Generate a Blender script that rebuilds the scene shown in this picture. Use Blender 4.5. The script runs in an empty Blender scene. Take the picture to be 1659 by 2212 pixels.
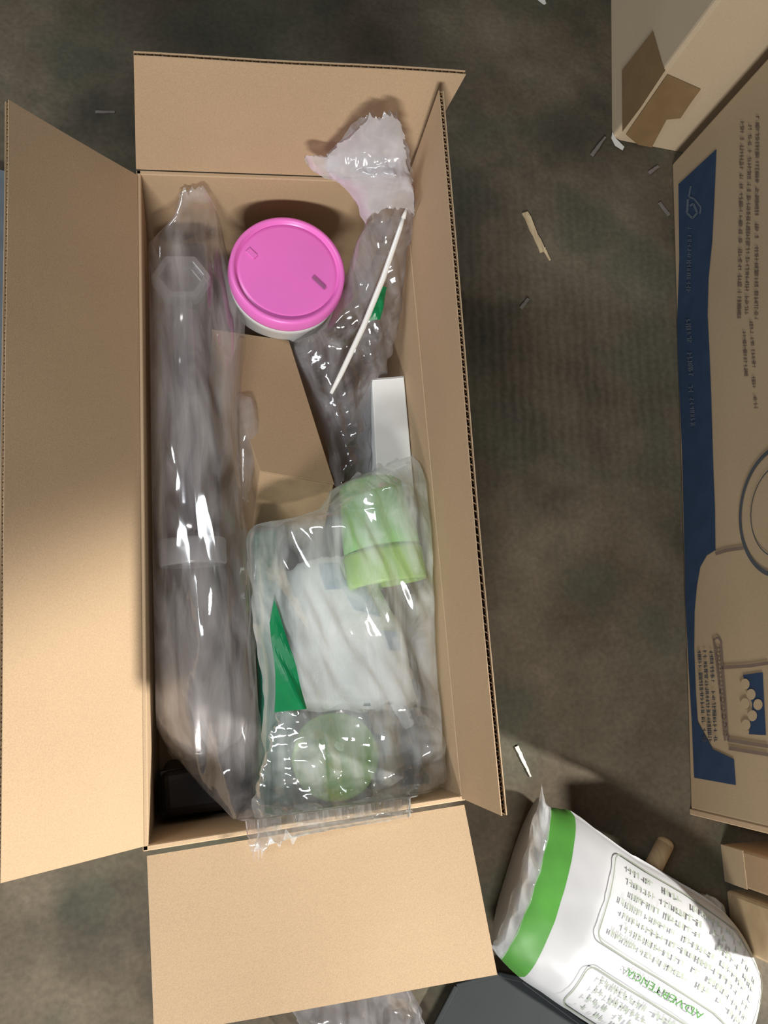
import bpy, bmesh, math, random
from mathutils import Vector, Matrix, noise, geometry

random.seed(7)
sc = bpy.context.scene
COL = sc.collection

# ------------------------------------------------------------------ camera
F_PX, CX, CY = 1850.0, 829.5, 1106.0
CAM = Vector((-0.1034615, -0.1846075, 0.9939904))
ROT = Matrix(((0.9723891, 0.0588385, -0.2258261),
              (-0.1016341, 0.9778743, -0.1828452),
              (0.2100712, 0.2007483, 0.9568543)))
cam_data = bpy.data.cameras.new('camera')
cam_data.sensor_fit = 'VERTICAL'
cam_data.sensor_height = 24.0
cam_data.lens = F_PX / 2212.0 * 24.0
cam_data.clip_start = 0.01
cam = bpy.data.objects.new('camera', cam_data)
cam.matrix_world = Matrix.Translation(CAM) @ ROT.to_4x4()
COL.objects.link(cam)
sc.camera = cam

# ------------------------------------------------------------------ world, lights, exposure
sc.view_settings.view_transform = 'Standard'
sc.view_settings.look = 'None'
sc.view_settings.gamma = 1.0
sc.view_settings.use_curve_mapping = False
sc.view_settings.exposure = 0.0
sc.cycles.transparent_max_bounces = 24
world = bpy.data.worlds.new('warehouse_air')
sc.world = world
world.use_nodes = True
world.node_tree.nodes['Background'].inputs[0].default_value = (0.95, 0.97, 1.0, 1)
world.node_tree.nodes['Background'].inputs[1].default_value = 0.10


def aim(o, target):
    o.rotation_euler = (Vector(target) - o.location).to_track_quat('-Z', 'Y').to_euler()


def area(name, loc, target, sx, sy, power, color):
    l = bpy.data.lights.new(name, 'AREA')
    l.shape = 'RECTANGLE'
    l.size, l.size_y = sx, sy
    l.energy, l.color = power, color
    o = bpy.data.objects.new(name, l)
    o.location = loc
    COL.objects.link(o)
    aim(o, target)
    return o


area('added_area_light', (-0.50, -2.15, 1.62), (0.0, 0, 0.2), 0.6, 0.25, 59, (1.0, 0.97, 0.92))  # key light added low in front to balance the flap tones
area('added_area_light', (-1.75, 0.45, 2.35), (0.2, 0.1, 0.1), 0.25, 1.4, 30, (0.90, 0.96, 1.0))  # unseen fill added from the left to brighten floor and right-hand cartons
sp = bpy.data.lights.new('added_flap_spot', 'SPOT')  # added spot; its cone edge stands in for a shadow edge on the left flap
sp.energy, sp.color = 390, (1.0, 0.95, 0.88)
sp.spot_size, sp.spot_blend, sp.shadow_soft_size = math.radians(29.0), 0.16, 0.05
spo = bpy.data.objects.new('added_flap_spot', sp)
spo.location = (1.85, -1.12, 1.25)
COL.objects.link(spo)
aim(spo, (0.15, -0.68, 0.20))


# ------------------------------------------------------------------ geometry helpers
def ray(px, py):
    return ROT @ Vector(((px - CX) / F_PX, -(py - CY) / F_PX, -1.0))


def P(px, py, z):
    d = ray(px, py)
    return CAM + d * ((z - CAM.z) / d.z)


def hit(px, py, p0, n):
    d = ray(px, py)
    return CAM + d * ((p0 - CAM).dot(n) / d.dot(n))


def PY(px, py, y):
    d = ray(px, py)
    return CAM + d * ((y - CAM.y) / d.y)


def link(name, me, mat=None, parent=None, smooth=False):
    if isinstance(me, bmesh.types.BMesh):
        m = bpy.data.meshes.new(name)
        me.to_mesh(m)
        me.free()
        me = m
    if mat:
        me.materials.append(mat)
    if smooth:
        for p in me.polygons:
            p.use_smooth = True
    o = bpy.data.objects.new(name, me)
    COL.objects.link(o)
    if parent:
        o.parent = parent
        o.matrix_parent_inverse = Matrix.Translation(-parent.location)
    return o


def tag(o, label=None, cat=None, group=None, kind=None):
    for k, v in (('label', label), ('category', cat), ('group', group), ('kind', kind)):
        if v:
            o[k] = v
    return o


def thing(name, loc, label, cat, group=None):
    o = bpy.data.objects.new(name, None)
    o.empty_display_size = 0.02
    o.location = loc
    COL.objects.link(o)
    return tag(o, label, cat, group)


def pydata(name, v, f, mat=None, parent=None, smooth=False):
    m = bpy.data.meshes.new(name)
    m.from_pydata([tuple(a) for a in v], [], f)
    m.validate()
    m.update()
    return link(name, m, mat, parent, smooth)


def fix_normals(bm):
    bmesh.ops.recalc_face_normals(bm, faces=bm.faces[:])


def prism(bm, base, top):
    """closed solid from two matching loops of points"""
    n = len(base)
    a = [bm.verts.new(p) for p in base]
    b = [bm.verts.new(p) for p in top]
    bm.faces.new(a[::-1])
    bm.faces.new(b)
    for i in range(n):
        bm.faces.new((a[i], a[(i + 1) % n], b[(i + 1) % n], b[i]))
    return bm


def solid(name, base, top, mat, parent=None, bevel=0.0, seg=2, smooth=False):
    bm = bmesh.new()
    prism(bm, base, top)
    fix_normals(bm)
    if bevel:
        bmesh.ops.bevel(bm, geom=bm.edges[:], offset=bevel, segments=seg, profile=0.5, affect='EDGES')
    return link(name, bm, mat, parent, smooth)


def lathe(bm, prof, n=48, mat=Matrix.Identity(4), sx=1.0, sy=1.0):
    rings = []
    for r, z in prof:
        if r < 1e-6:
            rings.append([bm.verts.new(mat @ Vector((0, 0, z)))])
        else:
            rings.append([bm.verts.new(mat @ Vector((r * sx * math.cos(2 * math.pi * i / n), r * sy * math.sin(2 * math.pi * i / n), z))) for i in range(n)])
    for a, b in zip(rings, rings[1:]):
        for i in range(n):
            j = (i + 1) % n
            if len(a) == 1 and len(b) == 1:
                continue
            if len(a) == 1:
                bm.faces.new((a[0], b[j], b[i]))
            elif len(b) == 1:
                bm.faces.new((a[i], a[j], b[0]))
            else:
                bm.faces.new((a[i], a[j], b[j], b[i]))
    fix_normals(bm)
    return bm


def axis_frame(a, b, up=Vector((0, 0, 1))):
    """matrix whose +Z runs from a to b, placed at a"""
    z = (b - a).normalized()
    x = up.cross(z)
    if x.length < 1e-4:
        x = Vector((1, 0, 0))
    x.normalize()
    y = z.cross(x)
    m = Matrix((x, y, z)).transposed().to_4x4()
    m.translation = a
    return m


def tube(bm, pts, rads, n=12):
    prev = None
    rings = []
    for i, p in enumerate(pts):
        t = (pts[min(i + 1, len(pts) - 1)] - pts[max(i - 1, 0)]).normalized()
        x = Vector((0, 0, 1)).cross(t)
        if x.length < 1e-4:
            x = Vector((1, 0, 0))
        x.normalize()
        y = t.cross(x)
        rings.append([bm.verts.new(p + (x * math.cos(2 * math.pi * k / n) + y * math.sin(2 * math.pi * k / n)) * rads[i]) for k in range(n)])
    for a, b in zip(rings, rings[1:]):
        for k in range(n):
            bm.faces.new((a[k], a[(k + 1) % n], b[(k + 1) % n], b[k]))
    bm.faces.new(rings[0][::-1])
    bm.faces.new(rings[-1])
    fix_normals(bm)
    return bm


# ------------------------------------------------------------------ materials
def new_mat(name):
    m = bpy.data.materials.new(name)
    m.use_nodes = True
    nt = m.node_tree
    nt.nodes.clear()
    out = nt.nodes.new('ShaderNodeOutputMaterial')
    return m, nt, out


def N(nt, kind, **kw):
    n = nt.nodes.new('ShaderNode' + kind)
    for k, v in kw.items():
        if k in n.inputs:
            n.inputs[k].default_value = v
        else:
            setattr(n, k, v)
    return n


def ramp(nt, fac, stops):
    r = nt.nodes.new('ShaderNodeValToRGB')
    el = r.color_ramp.elements
    while len(el) > len(stops):
        el.remove(el[-1])
    while len(el) < len(stops):
        el.new(0.5)
    for e, (p, c) in zip(el, stops):
        e.position = p
        e.color = (*c, 1) if len(c) == 3 else c
    nt.links.new(fac, r.inputs[0])
    return r


def plain(name, color, rough=0.5, spec=0.4, var=0.08, scale=40.0, bump=0.0, trans=0.0, sss=0.0):
    m, nt, out = new_mat(name)
    b = N(nt, 'BsdfPrincipled')
    b.inputs['Roughness'].default_value = rough
    b.inputs['Specular IOR Level'].default_value = spec
    tc = N(nt, 'TexCoord')
    nz = N(nt, 'TexNoise', Scale=scale, Detail=4.0)
    nt.links.new(tc.outputs['Object'], nz.inputs['Vector'])
    lo = tuple(max(0, c * (1 - var)) for c in color)
    hi = tuple(min(1, c * (1 + var)) for c in color)
    r = ramp(nt, nz.outputs['Fac'], [(0.3, lo), (0.7, hi)])
    nt.links.new(r.outputs[0], b.inputs['Base Color'])
    if bump:
        bp = N(nt, 'Bump', Strength=bump, Distance=0.002)
        nt.links.new(nz.outputs['Fac'], bp.inputs['Height'])
        nt.links.new(bp.outputs[0], b.inputs['Normal'])
    if trans:
        t = N(nt, 'BsdfTransparent')
        mx = N(nt, 'MixShader')
        mx.inputs[0].default_value = trans
        nt.links.new(b.outputs[0], mx.inputs[1])
        nt.links.new(t.outputs[0], mx.inputs[2])
        nt.links.new(mx.outputs[0], out.inputs[0])
    else:
        nt.links.new(b.outputs[0], out.inputs[0])
    return m


def cardboard(name, color, grain=900.0):
    m, nt, out = new_mat(name)
    b = N(nt, 'BsdfPrincipled')
    b.inputs['Roughness'].default_value = 0.85
    b.inputs['Specular IOR Level'].default_value = 0.15
    tc = N(nt, 'TexCoord')
    big = N(nt, 'TexNoise', Scale=6.0, Detail=3.0)
    fib = N(nt, 'TexNoise', Scale=grain, Detail=2.0)
    nt.links.new(tc.outputs['Object'], big.inputs['Vector'])
    nt.links.new(tc.outputs['Object'], fib.inputs['Vector'])
    mx = N(nt, 'Mix', data_type='FLOAT')
    mx.inputs[0].default_value = 0.6
    nt.links.new(big.outputs['Fac'], mx.inputs[2])
    nt.links.new(fib.outputs['Fac'], mx.inputs[3])
    c = Vector(color)
    r = ramp(nt, mx.outputs[0], [(0.3, tuple(c * 0.86)), (0.5, tuple(c)), (0.7, tuple(c * 1.12))])
    nt.links.new(r.outputs[0], b.inputs['Base Color'])
    bp = N(nt, 'Bump', Strength=0.15, Distance=0.0006)
    nt.links.new(fib.outputs['Fac'], bp.inputs['Height'])
    nt.links.new(bp.outputs[0], b.inputs['Normal'])
    nt.links.new(b.outputs[0], out.inputs[0])
    return m


def film(name, tint=(1, 1, 1), haze=0.12, haze_col=(0.85, 0.86, 0.9), gloss=0.10, rough=0.10, wr=60.0, wr_str=0.5, haze_var=0.1):
    """thin clear plastic: see-through, a little milky, shiny on the folds"""
    m, nt, out = new_mat(name)
    tc = N(nt, 'TexCoord')
    mp = N(nt, 'Mapping')
    mp.inputs['Scale'].default_value = (1.0, 0.22, 1.0)
    mp.inputs['Rotation'].default_value = (0, 0, 0.3)
    nt.links.new(tc.outputs['Object'], mp.inputs['Vector'])
    nz = N(nt, 'TexNoise', noise_type='RIDGED_MULTIFRACTAL', Scale=wr, Detail=3.0, Distortion=0.5)
    nt.links.new(mp.outputs[0], nz.inputs['Vector'])
    bp = N(nt, 'Bump', Strength=wr_str, Distance=0.004)
    nt.links.new(nz.outputs['Fac'], bp.inputs['Height'])
    t = N(nt, 'BsdfTransparent')
    t.inputs[0].default_value = (*tint, 1)
    df = N(nt, 'BsdfDiffuse')
    df.inputs[0].default_value = (*haze_col, 1)
    tl = N(nt, 'BsdfTranslucent')
    tl.inputs[0].default_value = (*haze_col, 1)
    hz = N(nt, 'MixShader')
    hz.inputs[0].default_value = 0.45
    nt.links.new(df.outputs[0], hz.inputs[1])
    nt.links.new(tl.outputs[0], hz.inputs[2])
    nz2 = N(nt, 'TexNoise', Scale=wr * 0.8, Detail=4.0, Distortion=0.8)
    nt.links.new(mp.outputs[0], nz2.inputs['Vector'])
    mr = N(nt, 'MapRange')
    mr.inputs['From Min'].default_value = 0.35
    mr.inputs['From Max'].default_value = 0.7
    mr.inputs['To Min'].default_value = max(0, haze - haze_var)
    mr.inputs['To Max'].default_value = haze + haze_var
    nt.links.new(nz2.outputs['Fac'], mr.inputs['Value'])
    m1 = N(nt, 'MixShader')
    nt.links.new(mr.outputs[0], m1.inputs[0])
    nt.links.new(t.outputs[0], m1.inputs[1])
    nt.links.new(hz.outputs[0], m1.inputs[2])
    g = N(nt, 'BsdfGlossy')
    g.inputs['Roughness'].default_value = rough
    nt.links.new(bp.outputs[0], g.inputs['Normal'])
    lw = N(nt, 'LayerWeight', Blend=0.35)
    nt.links.new(bp.outputs[0], lw.inputs['Normal'])
    fr = N(nt, 'Math', operation='MULTIPLY_ADD')
    nt.links.new(lw.outputs['Facing'], fr.inputs[0])
    fr.inputs[1].default_value = gloss * 2.2
    fr.inputs[2].default_value = gloss * 0.55
    fr.use_clamp = True
    m2 = N(nt, 'MixShader')
    nt.links.new(fr.outputs[0], m2.inputs[0])
    nt.links.new(m1.outputs[0], m2.inputs[1])
    nt.links.new(g.outputs[0], m2.inputs[2])
    nt.links.new(m2.outputs[0], out.inputs[0])
    return m


def concrete():
    m, nt, out = new_mat('stained_concrete')
    b = N(nt, 'BsdfPrincipled')
    b.inputs['Roughness'].default_value = 0.75
    b.inputs['Specular IOR Level'].default_value = 0.2
    tc = N(nt, 'TexCoord')
    co = tc.outputs['Object']
    n1 = N(nt, 'TexNoise', Scale=4.5, Detail=6.0, Roughness=0.62)
    nt.links.new(co, n1.inputs['Vector'])
    base = ramp(nt, n1.outputs['Fac'], [(0.30, (0.042, 0.040, 0.028)), (0.44, (0.088, 0.070, 0.048)), (0.58, (0.125, 0.103, 0.073)), (0.78, (0.19, 0.16, 0.115))])
    # green grey stains
    n2 = N(nt, 'TexNoise', Scale=7.0, Detail=3.0)
    mp2 = N(nt, 'Mapping')
    mp2.inputs['Location'].default_value = (3.1, 1.7, 0)
    nt.links.new(co, mp2.inputs['Vector'])
    nt.links.new(mp2.outputs[0], n2.inputs['Vector'])
    s2 = ramp(nt, n2.outputs['Fac'], [(0.5, (0, 0, 0)), (0.62, (0.55, 0.55, 0.55))])
    mix1 = N(nt, 'Mix', data_type='RGBA')
    nt.links.new(s2.outputs[0], mix1.inputs[0])
    nt.links.new(base.outputs[0], mix1.inputs[6])
    mix1.inputs[7].default_value = (0.056, 0.066, 0.046, 1)
    # dark oily blotches
    n3 = N(nt, 'TexNoise', Scale=3.2, Detail=5.0, Roughness=0.6)
    mp3 = N(nt, 'Mapping')
    mp3.inputs['Location'].default_value = (7.4, 2.2, 0)
    nt.links.new(co, mp3.inputs['Vector'])
    nt.links.new(mp3.outputs[0], n3.inputs['Vector'])
    s3 = ramp(nt, n3.outputs['Fac'], [(0.54, (0, 0, 0)), (0.66, (0.65, 0.65, 0.65))])
    mix2 = N(nt, 'Mix', data_type='RGBA')
    nt.links.new(s3.outputs[0], mix2.inputs[0])
    nt.links.new(mix1.outputs[2], mix2.inputs[6])
    mix2.inputs[7].default_value = (0.030, 0.031, 0.026, 1)
    # brushed grooves: fine lines along y, in patches
    wv = N(nt, 'TexWave', wave_type='BANDS', bands_direction='X', Scale=24.0, Distortion=3.2, Detail=3.0)
    wv.inputs['Detail Scale'].default_value = 1.5
    mpw = N(nt, 'Mapping')
    mpw.inputs['Rotation'].default_value = (0, 0, 0.1)
    nt.links.new(co, mpw.inputs['Vector'])
    nt.links.new(mpw.outputs[0], wv.inputs['Vector'])
    # patch mask round the clear floor right of the box
    gr = N(nt, 'VectorMath', operation='DISTANCE')
    gr.inputs[1].default_value = (0.36, 0.22, 0)
    nt.links.new(co, gr.inputs[0])
    mk = N(nt, 'MapRange')
    mk.inputs['From Min'].default_value = 0.1
    mk.inputs['From Max'].default_value = 0.34
    mk.inputs['To Min'].default_value = 0.20
    mk.inputs['To Max'].default_value = 0.0
    nt.links.new(gr.outputs['Value'], mk.inputs['Value'])
    wm = N(nt, 'Math', operation='MULTIPLY')
    nt.links.new(wv.outputs['Fac'], wm.inputs[0])
    nt.links.new(mk.outputs[0], wm.inputs[1])
    mix3 = N(nt, 'Mix', data_type='RGBA')
    nt.links.new(wm.outputs[0], mix3.inputs[0])
    nt.links.new(mix2.outputs[2], mix3.inputs[6])
    mix3.inputs[7].default_value = (0.17, 0.145, 0.115, 1)
    # fine grit
    n4 = N(nt, 'TexNoise', Scale=160.0, Detail=2.0)
    nt.links.new(co, n4.inputs['Vector'])
    g4 = ramp(nt, n4.outputs['Fac'], [(0.3, (0.88, 0.88, 0.88)), (0.7, (1.14, 1.14, 1.14))])
    mul = N(nt, 'Mix', data_type='RGBA', blend_type='MULTIPLY')
    mul.inputs[0].default_value = 1.0
    nt.links.new(mix3.outputs[2], mul.inputs[6])
    nt.links.new(g4.outputs[0], mul.inputs[7])
    nt.links.new(mul.outputs[2], b.inputs['Base Color'])
    bp = N(nt, 'Bump', Strength=0.10, Distance=0.002)
    nt.links.new(n4.outputs['Fac'], bp.inputs['Height'])
    nt.links.new(bp.outputs[0], b.inputs['Normal'])
    nt.links.new(b.outputs[0], out.inputs[0])
    return m


def wood(name, c0, c1, scale=30):
    m, nt, out = new_mat(name)
    b = N(nt, 'BsdfPrincipled')
    b.inputs['Roughness'].default_value = 0.75
    tc = N(nt, 'TexCoord')
    mp = N(nt, 'Mapping')
    mp.inputs['Scale'].default_value = (6, 0.6, 1)
    nt.links.new(tc.outputs['Object'], mp.inputs['Vector'])
    nz = N(nt, 'TexNoise', Scale=scale, Detail=5.0)
    nt.links.new(mp.outputs[0], nz.inputs['Vector'])
    r = ramp(nt, nz.outputs['Fac'], [(0.3, c0), (0.7, c1)])
    nt.links.new(r.outputs[0], b.inputs['Base Color'])
    nt.links.new(b.outputs[0], out.inputs[0])
    return m


M = {}
M['floor'] = concrete()
M['kraft'] = cardboard('kraft_cardboard', (0.49, 0.352, 0.222))
M['kraft_core'] = cardboard('kraft_fluting', (0.36, 0.24, 0.14))
M['kraft_tan'] = cardboard('tan_carton', (0.40, 0.30, 0.19))
M['kraft_pale'] = cardboard('pale_tan_carton', (0.52, 0.41, 0.28))
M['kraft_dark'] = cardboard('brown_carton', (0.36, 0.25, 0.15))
M['tape'] = plain('brown_packing_tape', (0.24, 0.155, 0.075), 0.35, 0.5)
M['pink'] = plain('pink_plastic', (0.86, 0.19, 0.62), 0.33, 0.45, 0.03, 20)
M['pink_mark'] = plain('purple_mark', (0.36, 0.11, 0.27), 0.5)
M['white_plastic'] = plain('white_plastic', (0.72, 0.73, 0.74), 0.4, 0.4, 0.03)
M['white_card'] = plain('white_card', (0.90, 0.92, 0.91), 0.6, 0.2, 0.02)
M['green_cap'] = plain('light_green_plastic', (0.27, 0.62, 0.17), 0.35, 0.45, 0.06, 20)
M['lime'] = plain('lime_plastic', (0.42, 0.70, 0.16), 0.35, 0.45, 0.06, 20)
M['green_tape'] = plain('green_tape', (0.0, 0.19, 0.062), 0.35, 0.45, 0.1, 60)
M['green_dark'] = plain('dark_green_plastic', (0.012, 0.12, 0.075), 0.4)
M['pouch'] = plain('white_pouch', (0.93, 0.95, 0.97), 0.4, 0.4, 0.03, 15)
M['blue_print'] = plain('pale_blue_print', (0.47, 0.57, 0.72), 0.4)
M['black'] = plain('black_plastic', (0.016, 0.015, 0.018), 0.35, 0.5)
M['grey_dark'] = plain('dark_grey_plastic', (0.015, 0.019, 0.021), 0.55, 0.3)
M['grey_sheet'] = plain('slate_grey_plastic', (0.13, 0.155, 0.18), 0.45, 0.4, 0.2, 12)
M['clear_tube'] = film('clear_hard_plastic', (0.93, 0.92, 0.93), 0.10, (0.7, 0.68, 0.68), 0.10, 0.12, 30, 0.08, 0.03)
M['milky'] = film('milky_plastic', (0.9, 0.9, 0.9), 0.42, (0.72, 0.72, 0.74), 0.10, 0.2, 20, 0.1, 0.08)
M['milky_dense'] = film('milky_collar_plastic', (0.9, 0.9, 0.9), 0.6, (0.74, 0.73, 0.74), 0.10, 0.25, 20, 0.1, 0.05)
M['film_clear'] = film('clear_bag_film', (0.97, 0.96, 0.97), 0.32, (0.86, 0.82, 0.82), 0.13, 0.08, 55, 0.22, 0.22)
M['film_grey'] = film('grey_bag_film', (0.85, 0.85, 0.88), 0.36, (0.62, 0.61, 0.65), 0.15, 0.10, 70, 0.35, 0.24)
M['film_white'] = film('milky_bag_film', (0.95, 0.97, 0.96), 0.44, (0.95, 0.98, 1.0), 0.15, 0.08, 60, 0.28, 0.24)
M['film_crinkle'] = film('crinkled_bag_end_film', (0.96, 0.97, 0.97), 0.14, (0.90, 0.92, 0.94), 0.22, 0.08, 75, 0.4, 0.14)
M['film_fringe'] = film('whitish_bag_mouth_film', (0.95, 0.95, 0.97), 0.66, (0.92, 0.92, 0.97), 0.12, 0.15, 40, 0.4, 0.15)
M['rod'] = plain('glossy_white_rod', (0.80, 0.80, 0.78), 0.15, 0.6, 0.03)
M['print_blue'] = plain('navy_print', (0.030, 0.052, 0.100), 0.7, 0.15, 0.1)
M['print_pale'] = plain('pale_print', (0.10, 0.125, 0.16), 0.7, 0.15)
M['print_slate'] = plain('slate_print', (0.075, 0.08, 0.09), 0.8, 0.1)
M['print_brown'] = plain('brown_print', (0.19, 0.14, 0.11), 0.8, 0.1)
M['pack_white'] = plain('white_pack_film', (0.49, 0.50, 0.52), 0.4, 0.4, 0.03, 12)
M['pack_green'] = plain('green_stripe_film', (0.085, 0.30, 0.05), 0.4, 0.4, 0.12, 14)
M['ink_green'] = plain('pale_green_ink', (0.31, 0.35, 0.30), 0.6, 0.1)
M['ink_line'] = plain('grey_green_ink', (0.25, 0.28, 0.23), 0.6, 0.1)
M['ink_strong'] = plain('green_ink', (0.085, 0.22, 0.07), 0.6, 0.1)
M['wood_pale'] = wood('pale_wood', (0.42, 0.31, 0.18), (0.66, 0.53, 0.34))
M['wood_tan'] = wood('tan_wood', (0.38, 0.27, 0.15), (0.52, 0.38, 0.22), 40)
M['chip_grey'] = plain('grey_chip', (0.16, 0.14, 0.13), 0.7)
M['paper'] = plain('white_scrap', (0.6, 0.6, 0.57), 0.7)

# ------------------------------------------------------------------ floor
bm = bmesh.new()
prism(bm, [(-4, -4, -0.05), (4.5, -4, -0.05), (4.5, 5, -0.05), (-4, 5, -0.05)],
      [(-4, -4, 0), (4.5, -4, 0), (4.5, 5, 0), (-4, 5, 0)])
fix_normals(bm)
tag(link('floor', bm, M['floor']), 'dark stained concrete warehouse floor with brushed lines', kind='structure')

# ------------------------------------------------------------------ the open box
H = 0.24
TH = 0.0045
TL, TR = Vector((-0.1293, 0.3003, 0)), Vector((0.1349, 0.2985, 0))
BR, BL = Vector((0.1217, -0.3016, 0)), Vector((-0.1527, -0.3060, 0))
UP = Vector((0, 0, 1))


def inbox(p, m=0.004):
    """keep a point of something lying in the box inside its walls"""
    if p.z > H + 0.004:
        return p
    t = (p.y - BL.y) / (TL.y - BL.y)
    t = max(0, min(1, t))
    xl = BL.x + (TL.x - BL.x) * t + TH + m
    xr = BR.x + (TR.x - BR.x) * t - TH - m
    p.x = max(xl, min(xr, p.x))
    p.y = max(BR.y + TH + m, min(TR.y - TH - m, p.y))
    p.z = max(p.z, TH + m)
    return p


def board(name, a, b, c, d, out, parent, pitch=0.0062, nx=14, ny=8, warp=0.002, seed=0):
    """corrugated board a-b (hinge) to d-c (free edge); 'out' points to its outer face"""
    nrm = (b - a).cross(d - a).normalized()
    if nrm.dot(out) < 0:
        nrm = -nrm

    def S(u, v):
        p = a.lerp(b, u).lerp(d.lerp(c, u), v)
        w = warp * v * v * (math.sin(u * 3.3 + seed) + 0.5 * math.sin(u * 7.1 + seed * 2))
        return p + nrm * w
    lin = 0.0007
    bm = bmesh.new()
    for o0, o1 in ((0, lin), (TH - lin, TH)):
        g = [[[bm.verts.new(S(i / nx, j / ny) + nrm * o) for j in range(ny + 1)] for i in range(nx + 1)] for o in (o0, o1)]
        for k in (0, 1):
            for i in range(nx):
                for j in range(ny):
                    bm.faces.new((g[k][i][j], g[k][i + 1][j], g[k][i + 1][j + 1], g[k][i][j + 1]))
        for i in range(nx):
            bm.faces.new((g[0][i][0], g[0][i + 1][0], g[1][i + 1][0], g[1][i][0]))
            bm.faces.new((g[0][i][ny], g[0][i + 1][ny], g[1][i + 1][ny], g[1][i][ny]))
        for j in range(ny):
            bm.faces.new((g[0][0][j], g[0][0][j + 1], g[1][0][j + 1], g[1][0][j]))
            bm.faces.new((g[0][nx][j], g[0][nx][j + 1], g[1][nx][j + 1], g[1][nx][j]))
    fix_normals(bm)
    fo = link(name, bm, M['kraft'], parent)
    # fluting between the two liners
    ln = (b - a).length
    n = int(ln / pitch) * 8
    vs, fs = [], []
    for i in range(n + 1):
        u = i / n
        h = TH * 0.5 + (TH * 0.5 - lin) * 0.95 * math.sin(u * ln / pitch * 2 * math.pi)
        for v in (0.03, 0.35, 0.7, 0.994):
            vs.append(S(u, v) + nrm * h)
    for i in range(n):
        for k in range(3):
            q = i * 4 + k
            fs.append((q, q + 4, q + 5, q + 1))
    pydata('corrugated_core', vs, fs, M['kraft_core'], fo, True)
    return fo


box = thing('cardboard_box', ((TL + BR) / 2), 'open brown cardboard box with four raised flaps full of bagged goods', 'box')


def wall(name, a, b, inward):
    off = inward.normalized() * TH
    z0, z1 = UP * 0.0, UP * H
    return solid(name, [a + z0, b + z0, b + off + z0, a + off + z0], [a + z1, b + z1, b + off + z1, a + off + z1], M['kraft'], box, 0.0008, 1)


wall('side_wall', TL, BL, Vector((1, 0, 0)))
wall('side_wall', TR, BR, Vector((-1, 0, 0)))
wall('end_wall', TL, TR, Vector((0, -1, 0)))
wall('end_wall', BL, BR, Vector((0, 1, 0)))
zb = UP * 0.0006
solid('bottom_panel', [TL + zb, TR + zb, BR + zb, BL + zb], [p + UP * TH for p in (TL, TR, BR, BL)], M['kraft'], box)
zr = UP * (H + 0.001)
# back flap, almost upright
tL, tR = P(289, 126, 0.3757), P(1006, 158, 0.3757)
board('flap', TL + zr, TR + zr, tR, tL, Vector((0, 1, 0)), box, seed=1)
# left flap, leaning out
lT, lB = P(14, 218, 0.3381), P(4, 1908, 0.3381)
board('flap', BL + zr + Vector((0.001, 0.004, 0)), TL + zr + Vector((0.001, -0.006, 0)), lT, lB, Vector((-1, 0, -0.5)), box, seed=2)
# right flap, upright
rT, rB = P(948, 182, 0.3749), P(1085, 1762, 0.3749)
board('flap', TR + zr + Vector((-TH, -0.008, 0)), BR + zr + Vector((-TH, 0.002, 0)), rB + Vector((-.001, 0, 0)), rT + Vector((-.001, -0.006, 0)), Vector((1, 0, 0)), box, seed=3, warp=0.001)
# front flap, nearly level
bR, bL = P(1076, 2106, 0.2653), P(333, 2238, 0.2653)
board('flap', BL + zr + Vector((0.003, -0.004, -0.003)), BR + zr + Vector((-0.002, -0.004, -0.003)), bR, bL, Vector((0, 0, -1)), box, seed=4)

# ------------------------------------------------------------------ crumpled film sheets


def tri(x):
    return abs((x % 1.0) * 2 - 1)


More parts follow.
